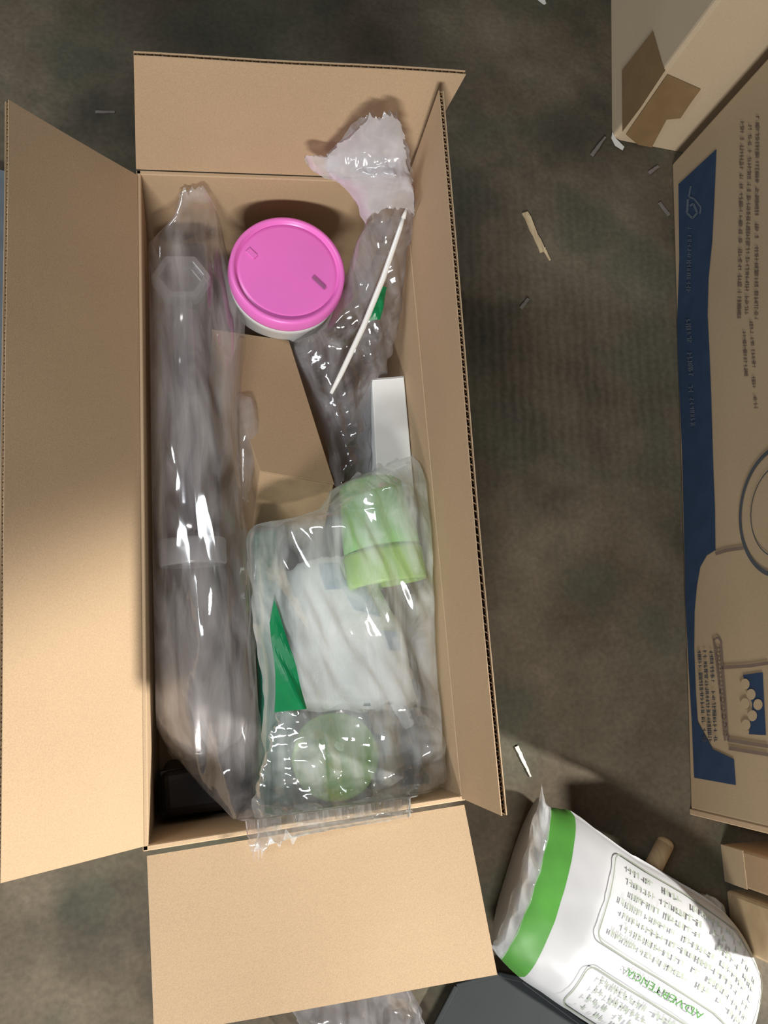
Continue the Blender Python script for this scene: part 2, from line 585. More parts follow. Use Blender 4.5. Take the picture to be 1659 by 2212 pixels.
class Sheet:
    """loose film laid over rows of left / right points"""

    def __init__(self, rows, bulge, amp, seed, freq=26.0, grain=1.2, spread=0.5, folds=9, flat=0.6, cross=.25, warp=1.1):
        self.rows, self.bulge, self.amp, self.seed, self.flat, self.warp = rows, bulge, amp, seed, flat, warp
        rnd = random.Random(seed)
        self.f = []
        for k in range(folds):
            a = grain + rnd.uniform(-spread, spread)
            if rnd.random() < cross:
                a += math.pi / 2 + rnd.uniform(-0.5, 0.5)
            fr = freq * rnd.uniform(0.35, 1.0) * (1 + k * 0.28)
            self.f.append((math.cos(a) * fr, math.sin(a) * fr, rnd.random(), rnd.uniform(0.5, 1.0) / (1 + k * 0.35), rnd.uniform(0, 50)))

    def base(self, u, v):
        n = len(self.rows) - 1
        t = v * n
        i = min(int(t), n - 1)
        t -= i
        q = [self.rows[max(0, min(n, i + k))] for k in (-1, 0, 1, 2)]

        def cr(a, b, c, d):
            return 0.5 * (2 * b + (c - a) * t + (2 * a - 5 * b + 4 * c - d) * t * t + (3 * b - a - 3 * c + d) * t ** 3)
        L = cr(*[r[0] for r in q])
        R = cr(*[r[1] for r in q])
        bl = [self.bulge[max(0, min(n, i + k))] for k in (0, 1)]
        b = bl[0] + (bl[1] - bl[0]) * t
        p = L.lerp(R, u)
        s = max(0.0, 1 - (2 * u - 1) ** 2)
        p.z += b * s ** self.flat
        return p, L, R

    def crumple(self, p):
        s = 0
        for fx, fy, ph, am, sd in self.f:
            w = noise.noise(Vector((p.x * 9 + sd, p.y * 9, 3.3)))
            mask = 0.25 + 0.75 * max(0, min(1, 0.5 + 1.6 * noise.noise(Vector((p.x * 14 - sd, p.y * 14, 8.1)))))
            s += am * mask * (tri(p.x * fx + p.y * fy + ph + w * self.warp) - 0.5)
        return s * self.amp

    def S(self, u, v, lift=0.0):
        p, L, R = self.base(u, v)
        edge = 0.35 + 0.65 * min(1, 6 * min(u, 1 - u))
        c = self.crumple(p)
        p.z += c * edge + lift
        d = (R - L)
        if d.length > 1e-6:
            p += d.normalized() * c * 0.35
        # ragged rim
        e = (noise.noise(Vector((v * 9 + self.seed, u * 2, 1))) + .6 * noise.noise(Vector((v * 31 + self.seed, u * 2, 5)))) * 0.005
        if u < 0.01 or u > 0.99:
            p += Vector((e, -e, 0))
        if v > .995 or v < .005:
            p.y += (noise.noise(Vector((u * 6 + self.seed, 2, v))) + .3 * noise.noise(Vector((u * 12 + self.seed, 4, v)))) * .012 * min(1, 30 * self.amp / .1)
        return p


def make_sheet(name, sh, nu, nv, mat, parent=None, keep=True, drop=None, smooth=True):
    vs, fs = [], []
    for j in range(nv + 1):
        for i in range(nu + 1):
            p = sh.S(i / nu, j / nv)
            vs.append(inbox(p) if keep else p)
    for j in range(nv):
        for i in range(nu):
            a = j * (nu + 1) + i
            fs.append((a, a + 1, a + nu + 2, a + nu + 1))
    if drop:        # the underside of the bag
        off = len(vs)
        for j in range(nv + 1):
            for i in range(nu + 1):
                u, v = i / nu, j / nv
                p, L, R = sh.base(u, v)
                s = max(0.0, 1 - (2 * u - 1) ** 2) * max(0.0, 1 - (2 * v - 1) ** 2)
                p = sh.S(u, v)
                q = p - Vector((0, 0, drop * s ** 0.5 + 0.0003))
                vs.append(inbox(q) if keep else q)
        for j in range(nv):
            for i in range(nu):
                a = off + j * (nu + 1) + i
                fs.append((a, a + nu + 1, a + nu + 2, a + 1))
    return pydata(name, vs, fs, mat, parent, smooth)


def patch_on(name, sh, uv, mat, parent, lift=0.002, n=10, keep=True):
    """a strip lying on a film: uv = four (u, v) corners"""
    (a, b, c, d) = [Vector((q[0], q[1], 0)) for q in uv]
    vs, fs = [], []
    for k, lf in enumerate((lift, lift + 0.0006)):
        for j in range(n + 1):
            for i in range(n + 1):
                q = a.lerp(b, i / n).lerp(d.lerp(c, i / n), j / n)
                vs.append(sh.S(q.x, q.y, lf))
    m = (n + 1) * (n + 1)
    for k in (0, 1):
        for j in range(n):
            for i in range(n):
                p = k * m + j * (n + 1) + i
                fs.append((p, p + 1, p + n + 2, p + n + 1))
    for i in range(n):
        for p, q in ((i, i + 1), (n * (n + 1) + i, n * (n + 1) + i + 1), (i * (n + 1), (i + 1) * (n + 1)), (i * (n + 1) + n, (i + 1) * (n + 1) + n)):
            fs.append((p, q, q + m, p + m))
    return pydata(name, vs, fs, mat, parent)


# ---- pink lidded tub
LZ = 0.222
c = P(622, 582, LZ)
r = (P(748, 590, LZ) - P(497, 575, LZ)).length / 2
tub = thing('plastic_tub', (c.x, c.y, TH), 'round white plastic tub with a bright pink lid in the open box', 'tub')
T = Matrix.Translation((c.x, c.y, 0))
h = LZ
lathe_bm = lathe(bmesh.new(), [(0, TH + .001), (r * .80, TH + .001), (r * .82, TH + .004), (r * .93, h - .030), (r * .985, h - .028), (r * .985, h - .018), (r * .93, h - .017), (0, h - .017)], 64, T)
link('tub_body', lathe_bm, M['white_plastic'], tub, True)
lid = link('lid', lathe(bmesh.new(), [(r * .96, h - .019), (r * 1.0, h - .018), (r * 1.015, h - .014), (r * 1.0, h - .003), (r * .98, h), (r * .93, h + .0004), (r * .905, h - .0008), (r * .885, h - .0042), (r * .865, h - .0045), (r * .84, h - .0028), (r * .8, h - .0026), (0, h - .0022)], 96, T), M['pink'], tub, True)


def bar(name, a, b, w, hgt, mat, parent):
    d = (b - a).normalized()
    s = UP.cross(d).normalized() * w / 2
    return solid(name, [a - s, b - s, b + s, a + s], [a - s + UP * hgt, b - s + UP * hgt, b + s + UP * hgt, a + s + UP * hgt], mat, parent, min(w, hgt) * .3, 2)


bar('slot_mark', P(676, 599, h - .002), P(702, 623, h - .002), .004, .0012, M['pink_mark'], lid)
bar('moulded_mark', P(535, 540, h - .0022), P(552, 556, h - .0022), .006, .0010, M['pink'], lid)

# ---- brown carton in the middle, tipped back so that its front end shows
fl, fr = P(562, 1017, .198), P(722, 1046, .198)
rr_, rl_ = P(624, 736, .172), P(458, 712, .172)
dv = (P(540, 1182, .118) - fl) * 1.9
q = [fl, fr, rr_, rl_]
ql = [Vector((p.x + dv.x, p.y + dv.y, max(TH + .004, p.z + dv.z))) for p in q]
car = thing('inner_carton', (ql[0] + ql[2]) / 2, 'plain brown carton tipped back beside the clear-bagged pump inside the box', 'carton')
solid('carton_body', ql, [p - UP * .0012 for p in q], M['kraft_dark'], car, 0.0015, 2)
ct = (q[0] + q[2]) / 2
solid('carton_lid', [p.lerp(ct, -.004) - UP * .0012 for p in q], [p.lerp(ct, -.004) + UP * .0004 for p in q], M['kraft_dark'], car, 0.0004, 1)

# ---- white carton at the right wall
ZW = 0.178
w0, w1 = P(804, 822, ZW), P(888, 816, ZW)
dn = (P(813, 1010, ZW) - w0)
sx = (w1 - w0)
dn = dn.normalized() * 0.125
q = [inbox(p, .001) for p in (w0, w1, w1 + dn, w0 + dn)]
wc = thing('white_carton', (q[0] + q[2]) / 2 - UP * (ZW - TH - .002), 'slim plain white carton standing at the right wall of the box', 'carton')
solid('carton_body', [p + UP * (TH + .002 - ZW) for p in q], q, M['white_card'], wc, .001, 2)
y_in = (q[3] - q[0]).normalized() * .003
solid('tuck_flap', [q[0] - y_in * .1 + UP * -.012, q[1] - y_in * .1 + UP * -.012, q[1] - y_in + UP * -.010, q[0] - y_in + UP * -.010],
      [q[0] + y_in * .1 + UP * .0006, q[1] + y_in * .1 + UP * .0006, q[1] - y_in + UP * -.002, q[0] - y_in + UP * -.002], M['white_card'], wc, .0004, 1)

# ---- long clear pump (plunger) in its own bag
ZS = 0.180
A, B = P(362, 606, ZS), P(435, 1625, ZS - .02)
A.x = max(A.x, -.0935)
dirv = (B - A).normalized()


def on_axis(py):
    lo_, hi_ = 0.0, 1.2
    for _ in range(40):
        mid = (lo_ + hi_) / 2
        p = A.lerp(B, mid)
        cq = ROT.transposed() @ (p - CAM)
        y = CY - F_PX * cq.y / -cq.z
        lo_, hi_ = (mid, hi_) if y < py else (lo_, mid)
    return A.lerp(B, lo_)


pump = thing('plunger_pump', A.lerp(B, .5) - UP * (ZS - .03), 'long clear plastic plunger pump with hexagonal handle inside a clear bag', 'pump')
hexr = .027
bm = bmesh.new()
prof_o = [(A + Vector((math.cos(k * math.pi / 3) * hexr * 1.08, math.sin(k * math.pi / 3) * hexr * .93, 0))) for k in range(6)]
prof_i = [(A + Vector((math.cos(k * math.pi / 3) * hexr * .80, math.sin(k * math.pi / 3) * hexr * .66, 0))) for k in range(6)]
for zz0, zz1 in ((-.010, .010),):
    a = [bm.verts.new(p + UP * zz0) for p in prof_o]
    b = [bm.verts.new(p + UP * zz1) for p in prof_o]
    ci = [bm.verts.new(p + UP * zz1) for p in prof_i]
    di = [bm.verts.new(p + UP * (zz0 + .006)) for p in prof_i]
    for i in range(6):
        j = (i + 1) % 6
        bm.faces.new((a[i], a[j], b[j], b[i]))
        bm.faces.new((b[i], b[j], ci[j], ci[i]))
        bm.faces.new((ci[i], ci[j], di[j], di[i]))
    bm.faces.new(a)
    bm.faces.new(di)
fix_normals(bm)
bmesh.ops.bevel(bm, geom=bm.edges[:], offset=.0015, segments=2, profile=.5, affect='EDGES')
link('hexagonal_handle', bm, M['milky'], pump)
C1, C2, C3 = on_axis(1166), on_axis(1222), on_axis(1640)
rod_a, rod_b = A + dirv * .02, C2
fm = axis_frame(rod_a, rod_b)
ln = (rod_b - rod_a).length
bm = bmesh.new()
for k in range(2):     # cross-shaped plunger rod
    wv, tk = .0095, .0022
    s = [(-wv, -tk), (wv, -tk), (wv, tk), (-wv, tk)] if k == 0 else [(-tk, -wv), (tk, -wv), (tk, wv), (-tk, wv)]
    prism(bm, [fm @ Vector((x, y, 0)) for x, y in s], [fm @ Vector((x * 1.15, y * 1.15, ln)) for x, y in s])
fix_normals(bm)
link('plunger_rod', bm, M['milky'], pump)
# clear outer guard tube round the rod
fm = axis_frame(A + dirv * .035, C1)
ln = (C1 - A).length - .035
link('guard_tube', lathe(bmesh.new(), [(.0165, 0), (.0215, ln * .3), (.026, ln * .85), (.0265, ln), (.0245, ln), (.024, ln * .85), (.0195, ln * .3), (.0148, 0), (.0165, 0)], 32, fm), M['clear_tube'], pump, True)
fm = axis_frame(C1, C2)
ln = (C2 - C1).length
link('collar', lathe(bmesh.new(), [(.020, 0), (.030, 0), (.0315, .002), (.0315, ln - .002), (.030, ln), (.020, ln), (.020, 0)], 40, fm), M['milky_dense'], pump, True)
fm = axis_frame(C2, C3)
ln = (C3 - C2).length
link('barrel', lathe(bmesh.new(), [(.029, 0), (.030, ln * .95), (.026, ln * .98), (.010, ln), (.010, ln + .012), (.008, ln + .012), (.008, ln), (.025, ln * .96), (.0285, ln * .94), (.0275, 0), (.029, 0)], 40, fm), M['clear_tube'], pump, True)
up_r = UP * .0245
for k in range(4):
    a = on_axis(1146 + k * 3.5) + up_r + Vector((-.012 + .005 * k, 0, 0))
    bar('scale_mark', a, a + Vector((.003, -.0006, 0)), .0030, .0006, M['grey_dark'], pump)

# ---- black base at the front left
ZB = .155
q = [P(338, 1668, ZB), P(545, 1632, ZB), P(552, 1772, ZB), P(345, 1800, ZB)]
q = [inbox(p, .002) for p in q]
bb = thing('black_base', (q[0] + q[2]) / 2 - UP * (ZB - TH - .002), 'black plastic base in the front left corner of the box, under clear film', 'base')
solid('base_body', [p.lerp((q[0] + q[2]) / 2, .04) + UP * (TH + .002 - ZB) for p in q], [p.lerp((q[0] + q[2]) / 2, .06) for p in q], M['black'], bb, .008, 3)
solid('base_rim', [p - UP * .022 for p in q], [p - UP * .010 for p in q], M['black'], bb, .003, 2)

# ---- clear bag round the pump
zA = ZS + .016
rowsA = [
    (PY(385, 418, .287), PY(438, 400, .287)),
    (P(372, 470, .215), P(468, 462, .205)),
    (P(304, 560, .185), P(492, 552, .185)),
    (P(301, 690, .175), P(522, 690, .180)),
    (P(306, 880, .175), P(517, 880, .188)),
    (P(312, 1060, .175), P(526, 1060, .190)),
    (P(318, 1240, .175), P(545, 1240, .190)),
    (P(328, 1420, .170), P(556, 1420, .190)),
    (P(335, 1560, .160), P(562, 1560, .188)),
    (P(400, 1660, .170), P(566, 1660, .190)),
    (P(480, 1745, .205), P(574, 1745, .215)),
    (P(535, 1806, .245), P(600, 1800, .245)),
    (P(543, 1842, .252), P(566, 1834, .252)),
]
bulA = [.002, .010, .028, .032, .034, .034, .034, .034, .034, .022, .012, .004, .001]
shA = Sheet(rowsA, bulA, .0062, 11, 22, -0.05, .14, 8, .55, .0, .45)
bagA = thing('clear_bag', (rowsA[6][0] + rowsA[6][1]) / 2 - UP * .15, 'long clear plastic bag around the plunger pump along the left wall', 'bag')
make_sheet('bag_film', shA, 60, 260, M['film_clear'], bagA)
rowsA2 = [(P(505, 850, .183), P(522, 848, .183)), (P(510, 880, .183), P(552, 872, .180)), (P(512, 930, .184), P(566, 925, .178)), (P(514, 985, .184), P(556, 990, .180)), (P(518, 1040, .184), P(542, 1050, .182)), (P(522, 1080, .185), P(534, 1085, .184))]
shA2 = Sheet(rowsA2, [.003, .010, .014, .012, .008, .002], .004, 12, 40, .3, .5, 7)
make_sheet('loose_corner', shA2, 24, 48, M['film_clear'], bagA)

# ---- grey bag leaning in the far right corner
yb = .284
rowsB = [
    (PY(788, 256, yb), PY(858, 250, yb)),
    (PY(752, 292, yb), PY(872, 286, yb - .004)),
    (PY(700, 338, yb), PY(880, 322, yb - .010)),
    (PY(712, 372, yb - .010), PY(888, 370, yb - .020)),
    (PY(752, 408, yb - .022), PY(896, 415, yb - .034)),
    (P(786, 478, .255), P(900, 470, .250)),
    (P(762, 540, .228), P(888, 560, .225)),
    (P(742, 620, .205), P(872, 640, .205)),
    (P(690, 712, .190), P(852, 730, .188)),
    (P(632, 752, .165), P(830, 800, .172)),
    (P(664, 850, .160), P(806, 862, .162)),
    (P(698, 950, .155), P(800, 960, .158)),
    (P(722, 1050, .150), P(800, 1045, .152)),
]
bulB = [.001, .004, .006, .012, .020, .026, .030, .030, .028, .022, .020, .018, .012]
shB = Sheet(rowsB, bulB, .0075, 21, 30, -0.35, .9, 11)
bagB = thing('grey_bag', (rowsB[7][0] + rowsB[7][1]) / 2 - UP * .16, 'crumpled greyish clear bag with white rod leaning in the far right box corner', 'bag')
make_sheet('bag_film', shB, 56, 190, M['film_grey'], bagB)
shM = Sheet([(a + Vector((0, -.004, .002)), b + Vector((-.002, -.006, .002))) for a, b in rowsB[:6]], [x + .003 for x in bulB[:6]], .0085, 22, 30, -0.2, .9, 11)
make_sheet('bag_mouth', shM, 50, 80, M['film_fringe'], bagB)
rowsB2 = [(PY(657, 340, yb - .004), PY(662, 352, yb - .004)), (PY(672, 336, yb - .006), PY(680, 372, yb - .010)), (PY(700, 340, yb - .004), PY(716, 390, yb - .012)), (PY(724, 335, yb - .002), PY(745, 398, yb - .014))]
make_sheet('loose_corner', Sheet(rowsB2, [.001, .004, .006, .004], .004, 23, 40, .3, .8, 7), 20, 24, M['film_fringe'], bagB, keep=False)
patch_on('green_tape', shB, [(.50, .605), (.66, .60), (.70, .66), (.56, .665)], M['green_tape'], bagB, .005)
ra, rb = P(878, 450, .274), P(706, 868, .186)
pts = [ra.lerp(rb, t) + Vector((.006 * math.sin(t * math.pi), 0, 0)) for t in (0, .1, .35, .6, .85, 1)]
rd = thing('thin_rod', pts[-1] - UP * .02, 'thin glossy white rod slanting inside the greyish bag', 'rod')
link('rod_shaft', tube(bmesh.new(), [pts[0].lerp(pts[1], .5)] + pts[1:-1] + [pts[-2].lerp(pts[-1], .7)], [.0018, .0023, .0029, .0029, .0026, .0018], 14), M['rod'], rd, True)
link('rod_tip', tube(bmesh.new(), [pts[0], pts[0].lerp(pts[1], .5)], [.0012, .0024], 12), M['rod'], rd, True)

# ---- green capped cup and white pouch in the milky bag
ZG = .200
ga, gb, gc = P(798, 1044, ZG - .006), P(826, 1190, ZG), P(838, 1262, ZG)
cup = thing('green_cup', gb - UP * (ZG - .03), 'light green plastic cup with wide rim band under milky film', 'cup')
fm = axis_frame(ga, gb)
ln = (gb - ga).length
link('cup_body', lathe(bmesh.new(), [(0, 0), (.027, 0), (.031, .004), (.0365, ln * .8), (.0372, ln), (.034, ln), (0, ln - .004)], 40, fm, 1.0, .9), M['green_cap'], cup, True)
fm = axis_frame(gb, gc)
ln = (gc - gb).length
link('rim_band', lathe(bmesh.new(), [(.030, 0), (.037, 0), (.0385, .003), (.0385, ln - .003), (.037, ln), (.030, ln), (.030, 0)], 40, fm, 1.0, .9), M['lime'], cup, True)

# white pouch: a soft pillow with rounded shoulders
zp = .168
rowsP = [(P(690, 1206, zp), P(752, 1200, zp)), (P(636, 1222, zp), P(796, 1226, zp)), (P(612, 1262, zp), P(826, 1280, zp)), (P(602, 1340, zp), P(866, 1360, zp)),
         (P(596, 1430, zp), P(888, 1440, zp)), (P(604, 1510, zp), P(896, 1510, zp)), (P(610, 1536, zp), P(892, 1534, zp))]
shP = Sheet(rowsP, [.003, .014, .022, .027, .028, .024, .014], .0008, 33, 12, .1, .4, 4, .45)
pouch = thing('white_pouch', (rowsP[3][0] + rowsP[3][1]) / 2 - UP * .1, 'white plastic pouch with pale blue print under the milky film', 'pouch')
vs, fs = [], []
nu, nv = 28, 36
for k in (0, 1):
    for j in range(nv + 1):
        for i in range(nu + 1):
            p = shP.S(i / nu, j / nv)
            if k:
                b0 = shP.base(i / nu, j / nv)[0]
                p = Vector((p.x, p.y, 2 * zp - .03 - b0.z + .028 * (1 if 0 < i < nu and 0 < j < nv else 1)))
            vs.append(inbox(p))
m_ = (nu + 1) * (nv + 1)
for k in (0, 1):
    for j in range(nv):
        for i in range(nu):
            a = k * m_ + j * (nu + 1) + i
            fs.append((a, a + 1, a + nu + 2, a + nu + 1) if not k else (a, a + nu + 1, a + nu + 2, a + 1))
pydata('pouch_body', vs, fs, M['pouch'], pouch, True)
for uv in ([(.30, .16), (.55, .14), (.60, .34), (.38, .36)], [(.52, .30), (.80, .30), (.82, .46), (.60, .44)], [(.80, .52), (.92, .52), (.92, .60), (.82, .60)]):
    patch_on('blue_print', shP, uv, M['blue_print'], pouch, .0012, 8)
for uv in ([(.58, .88), (.63, .88), (.63, .90), (.58, .90)], [(.76, .86), (.80, .86), (.80, .885), (.76, .885)]):
    patch_on('small_print', shP, uv, M['print_pale'], pouch, .0012, 4)

# pale green bowl under the crumpled front end
zg = .150
ga, gb = P(700, 1688, zg - .02), P(745, 1630, zg + .012)
bowl = thing('green_bowl', P(716, 1672, .140), 'pale lime green plastic bowl under crumpled film by the front wall', 'bowl')
fm = axis_frame(P(716, 1650, .150), P(726, 1630, .195))
link('bowl_body', lathe(bmesh.new(), [(0, 0), (.026, 0), (.030, .006), (.0385, .034), (.040, .036), (.040, .040), (.037, .040), (.028, .010), (0, .006)], 48, fm), M['lime'], bowl, True)
# dark green slab along the middle
zd = .190
q = [P(548, 1150, zd), P(596, 1140, zd), P(640, 1530, zd), P(632, 1745, zd - .01), P(556, 1745, zd - .01), P(566, 1500, zd)]
q = [inbox(p, .003) for p in q]
slab = thing('dark_green_tray', (q[0] + q[3]) / 2 - UP * .12, 'dark green plastic tray edge showing between the clear bag and the pouch', 'tray')
solid('tray_body', [p - UP * .05 for p in q], q, M['green_dark'], slab, .003, 2)
q2 = [p.lerp((q[0] + q[3]) / 2, .12) + UP * .0005 for p in q]
solid('tray_rib', q2, [p + UP * .003 for p in q2], M['green_dark'], slab, .001, 1)

rowsC = [
    (P(752, 1040, .190), P(902, 984, .190)),
    (P(708, 1066, .190), P(914, 1012, .195)),
    (P(688, 1104, .195), P(928, 1058, .200)),
    (P(612, 1130, .186), P(944, 1118, .202)),
    (P(538, 1146, .192), P(956, 1184, .204)),
    (P(536, 1240, .204), P(958, 1270, .206)),
    (P(556, 1370, .212), P(962, 1390, .206)),
    (P(568, 1500, .212), P(970, 1510, .206)),
    (P(566, 1600, .210), P(976, 1600, .204)),
    (P(556, 1680, .210), P(975, 1672, .200)),
    (P(552, 1745, .222), P(900, 1738, .212)),
    (P(556, 1790, .242), P(888, 1764, .245)),
    (P(548, 1838, .254), P(640, 1800, .254)),
]
bulC = [.012, .038, .056, .058, .054, .042, .018, .016, .014, .010, .008, .006, .002]
shC = Sheet(rowsC, bulC, .0085, 31, 20, .42, .28, 11, .5, .10, .6)
bagC = thing('milky_bag', (rowsC[6][0] + rowsC[6][1]) / 2 - UP * .16, 'crumpled milky clear bag over the green cup and white pouch', 'bag')
make_sheet('bag_film', shC, 100, 200, M['film_white'], bagC)
patch_on('green_tape', shC, [(.060, .485), (.105, .455), (.205, .605), (.055, .612)], M['green_tape'], bagC, .004, 12)
# crumpled open end, a second loose layer
rowsD = [
    (P(612, 1532, .222), P(905, 1530, .222)),
    (P(590, 1590, .220), P(955, 1590, .218)),
    (P(560, 1660, .218), P(976, 1655, .212)),
    (P(553, 1720, .224), P(930, 1712, .220)),
    (P(562, 1770, .240), P(890, 1744, .236)),
    (P(590, 1786, .246), P(888, 1752, .244)),
]
shD = Sheet(rowsD, [.006, .010, .010, .008, .005, .002], .0095, 41, 24, 1.0, 1.5, 12)
make_sheet('loose_end', shD, 130, 100, M['film_crinkle'], bagC)

# ------------------------------------------------------------------ printed carton at the right
K0, K1 = P(1450, 355, 0), P(1490, 1750, 0)
wd = (K0 - K1).normalized()           # along the face, away from the viewer
nrm = Vector((-wd.y, wd.x, 0))        # outward, towards the open box
if nrm.x > 0:
    nrm = -nrm
HB, DB = .52, .42
big = thing('printed_carton', (K0 + K1) / 2 - nrm * DB / 2, 'large brown carton with navy blue band and printing on its side', 'carton')
q = [K1, K0, K0 - nrm * DB, K1 - nrm * DB]
solid('carton_body', [p + UP * .0005 for p in q], [p + UP * HB for p in q], M['kraft_tan'], big, .004, 2)
# raw corrugated edge at the front corner
solid('board_edge', [K1 + nrm * .0005 - wd * .005, K1 + nrm * .0005 + wd * .002, K1 - nrm * .12 + wd * .002, K1 - nrm * .12 - wd * .005],
      [K1 + nrm * .0005 - wd * .005 + UP * HB, K1 + nrm * .0005 + wd * .002 + UP * HB, K1 - nrm * .12 + wd * .002 + UP * HB, K1 - nrm * .12 - wd * .005 + UP * HB], M['kraft'], big, .001, 1)
FP = K0 + nrm * .0008


def onf(px, py, lift=0.0):
    return hit(px, py, FP + nrm * lift, nrm)


def px_poly(name, pts, mat, parent, conv, n, th=.0004, lift=0.0):
    """flat printed shape: outline points on a surface"""
    loop = [conv(x, y, lift) + n * th for x, y in pts]
    tris = geometry.tessellate_polygon([loop])
    fs = []
    for t in tris:
        c_ = (loop[t[1]] - loop[t[0]]).cross(loop[t[2]] - loop[t[0]])
        fs.append(tuple(t) if c_.dot(n) > 0 else tuple(t[::-1]))
    return pydata(name, loop, fs, mat, parent)


def quads(name, qs, mat, parent):
    vs, fs = [], []
    for k in qs:
        o = len(vs)
        vs += k
        fs.append(tuple(range(o, o + len(k))))
    return tag(pydata(name, vs, fs, mat, parent), kind='stuff')


band = [(1466, 398), (1548, 322), (1543, 440), (1539, 520), (1531, 600), (1529, 680), (1533, 760), (1537, 860), (1541, 1000), (1545, 1100), (1546, 1188),
        (1527, 1200), (1513, 1225), (1506, 1265), (1501, 1320), (1500, 1400), (1504, 1500), (1508, 1560), (1540, 1618), (1586, 1640), (1590, 1696), (1500, 1680), (1495, 1560), (1488, 1440), (1481, 1300), (1478, 1150), (1474, 980), (1467, 820), (1463, 700), (1468, 560)]
px_poly('blue_band', band, M['print_blue'], big, onf, nrm)


def line_px(pts, w, conv, lift=.0006):
    """ribbon of width w pixels along pixel points"""
    out = []
    for (x0, y0), (x1, y1) in zip(pts, pts[1:]):
        d = math.hypot(x1 - x0, y1 - y0) or 1
        nx, ny = -(y1 - y0) / d * w / 2, (x1 - x0) / d * w / 2
        out.append([conv(x0 + nx, y0 + ny, lift), conv(x0 - nx, y0 - ny, lift), conv(x1 - nx, y1 - ny, lift), conv(x1 + nx, y1 + ny, lift)])
    return out


def scrawl(x0, y0, x1, y1, w, conv, rnd, dens=.72, glyph=7.0, lift=.0006):
    """illegible small lettering: strokes along a line of print"""
    out = []
    L = math.hypot(x1 - x0, y1 - y0)
    dx, dy = (x1 - x0) / L, (y1 - y0) / L
    nx, ny = -dy, dx
    t = 0
    while t < L - glyph:
        if rnd.random() < .13:
            t += glyph * 1.0
            continue
        g = glyph * rnd.uniform(.6, 1.0)
        cx, cy = x0 + dx * t, y0 + dy * t
        h = w * rnd.uniform(.75, 1.0) / 2
        s = g * .34
        kind = rnd.randrange(3)
        if kind != 1:
            out.append([conv(cx + nx * h, cy + ny * h, lift), conv(cx + dx * s + nx * h, cy + dy * s + ny * h, lift), conv(cx + dx * s - nx * h, cy + dy * s - ny * h, lift), conv(cx - nx * h, cy - ny * h, lift)])
        if kind != 2:
            cy2, cx2 = cy + dy * g * .55, cx + dx * g * .55
            out.append([conv(cx2 + nx * h, cy2 + ny * h, lift), conv(cx2 + dx * s + nx * h, cy2 + dy * s + ny * h, lift), conv(cx2 + dx * s - nx * h, cy2 + dy * s - ny * h, lift), conv(cx2 - nx * h, cy2 - ny * h, lift)])
        m = rnd.uniform(-.8, .6) * h
        out.append([conv(cx + nx * (m + w * .13), cy + ny * (m + w * .13), lift), conv(cx + dx * g * .85 + nx * (m + w * .13), cy + dy * g * .85 + ny * (m + w * .13), lift), conv(cx + dx * g * .85 + nx * (m - w * .05), cy + dy * g * .85 + ny * (m - w * .05), lift), conv(cx + nx * (m - w * .05), cy + ny * (m - w * .05), lift)])
        t += glyph
    return out


rn = random.Random(3)
qs = []
for a in ((1603, 262, 1596, 690, 10), (1620, 268, 1612, 690, 10), (1636, 250, 1633, 700, 10), (1607, 716, 1612, 818, 9), (1622, 692, 1629, 798, 9), (1627, 812, 1633, 886, 9)):
    qs += scrawl(*a, onf, rn)
quads('small_print', qs, M['print_brown'], big)
qs = []
for a in ((1490, 490, 1487, 640, 10), (1486, 690, 1491, 752, 12), (1489, 762, 1494, 822, 12), (1492, 832, 1498, 930, 11)):
    qs += scrawl(*a, onf, rn, .7, 9, .0014)
qs += line_px([(1492, 402), (1488, 425), (1500, 430), (1514, 448), (1512, 462)], 4, onf, .0014)
qs += line_px([(1486, 430), (1484, 460), (1496, 472), (1506, 460), (1498, 440), (1490, 445)], 5, onf, .0014)
quads('band_lettering', qs, M['print_pale'], big)
# round emblem: circle fitted in the plane of the face
pt = [onf(*p) for p in ((1659, 975), (1600, 1095), (1659, 1241))]


def fit_circle(a, b, c):
    x, z = wd, UP
    def f(p): return Vector(((p - K0).dot(x), (p - K0).dot(z)))
    A2, B2, C2_ = f(a), f(b), f(c)
    d = 2 * (A2.x * (B2.y - C2_.y) + B2.x * (C2_.y - A2.y) + C2_.x * (A2.y - B2.y))
    ux = (A2.length_squared * (B2.y - C2_.y) + B2.length_squared * (C2_.y - A2.y) + C2_.length_squared * (A2.y - B2.y)) / d
    uy = (A2.length_squared * (C2_.x - B2.x) + B2.length_squared * (A2.x - C2_.x) + C2_.length_squared * (B2.x - A2.x)) / d
    o = Vector((ux, uy))
    return o, (o - A2).length


o2, rr = fit_circle(*pt)


def ring(r0, r1, lift=.0006, n=72):
    out = []
    for k in range(n):
        q_ = []
        for a_, r_ in ((k, r0), (k + 1, r0), (k + 1, r1), (k, r1)):
            t = a_ * 2 * math.pi / n
            q_.append(K0 + nrm * (.0008 + lift) + wd * (o2.x + r_ * math.cos(t)) + UP * (o2.y + r_ * math.sin(t)))
        out.append(q_)
    return out


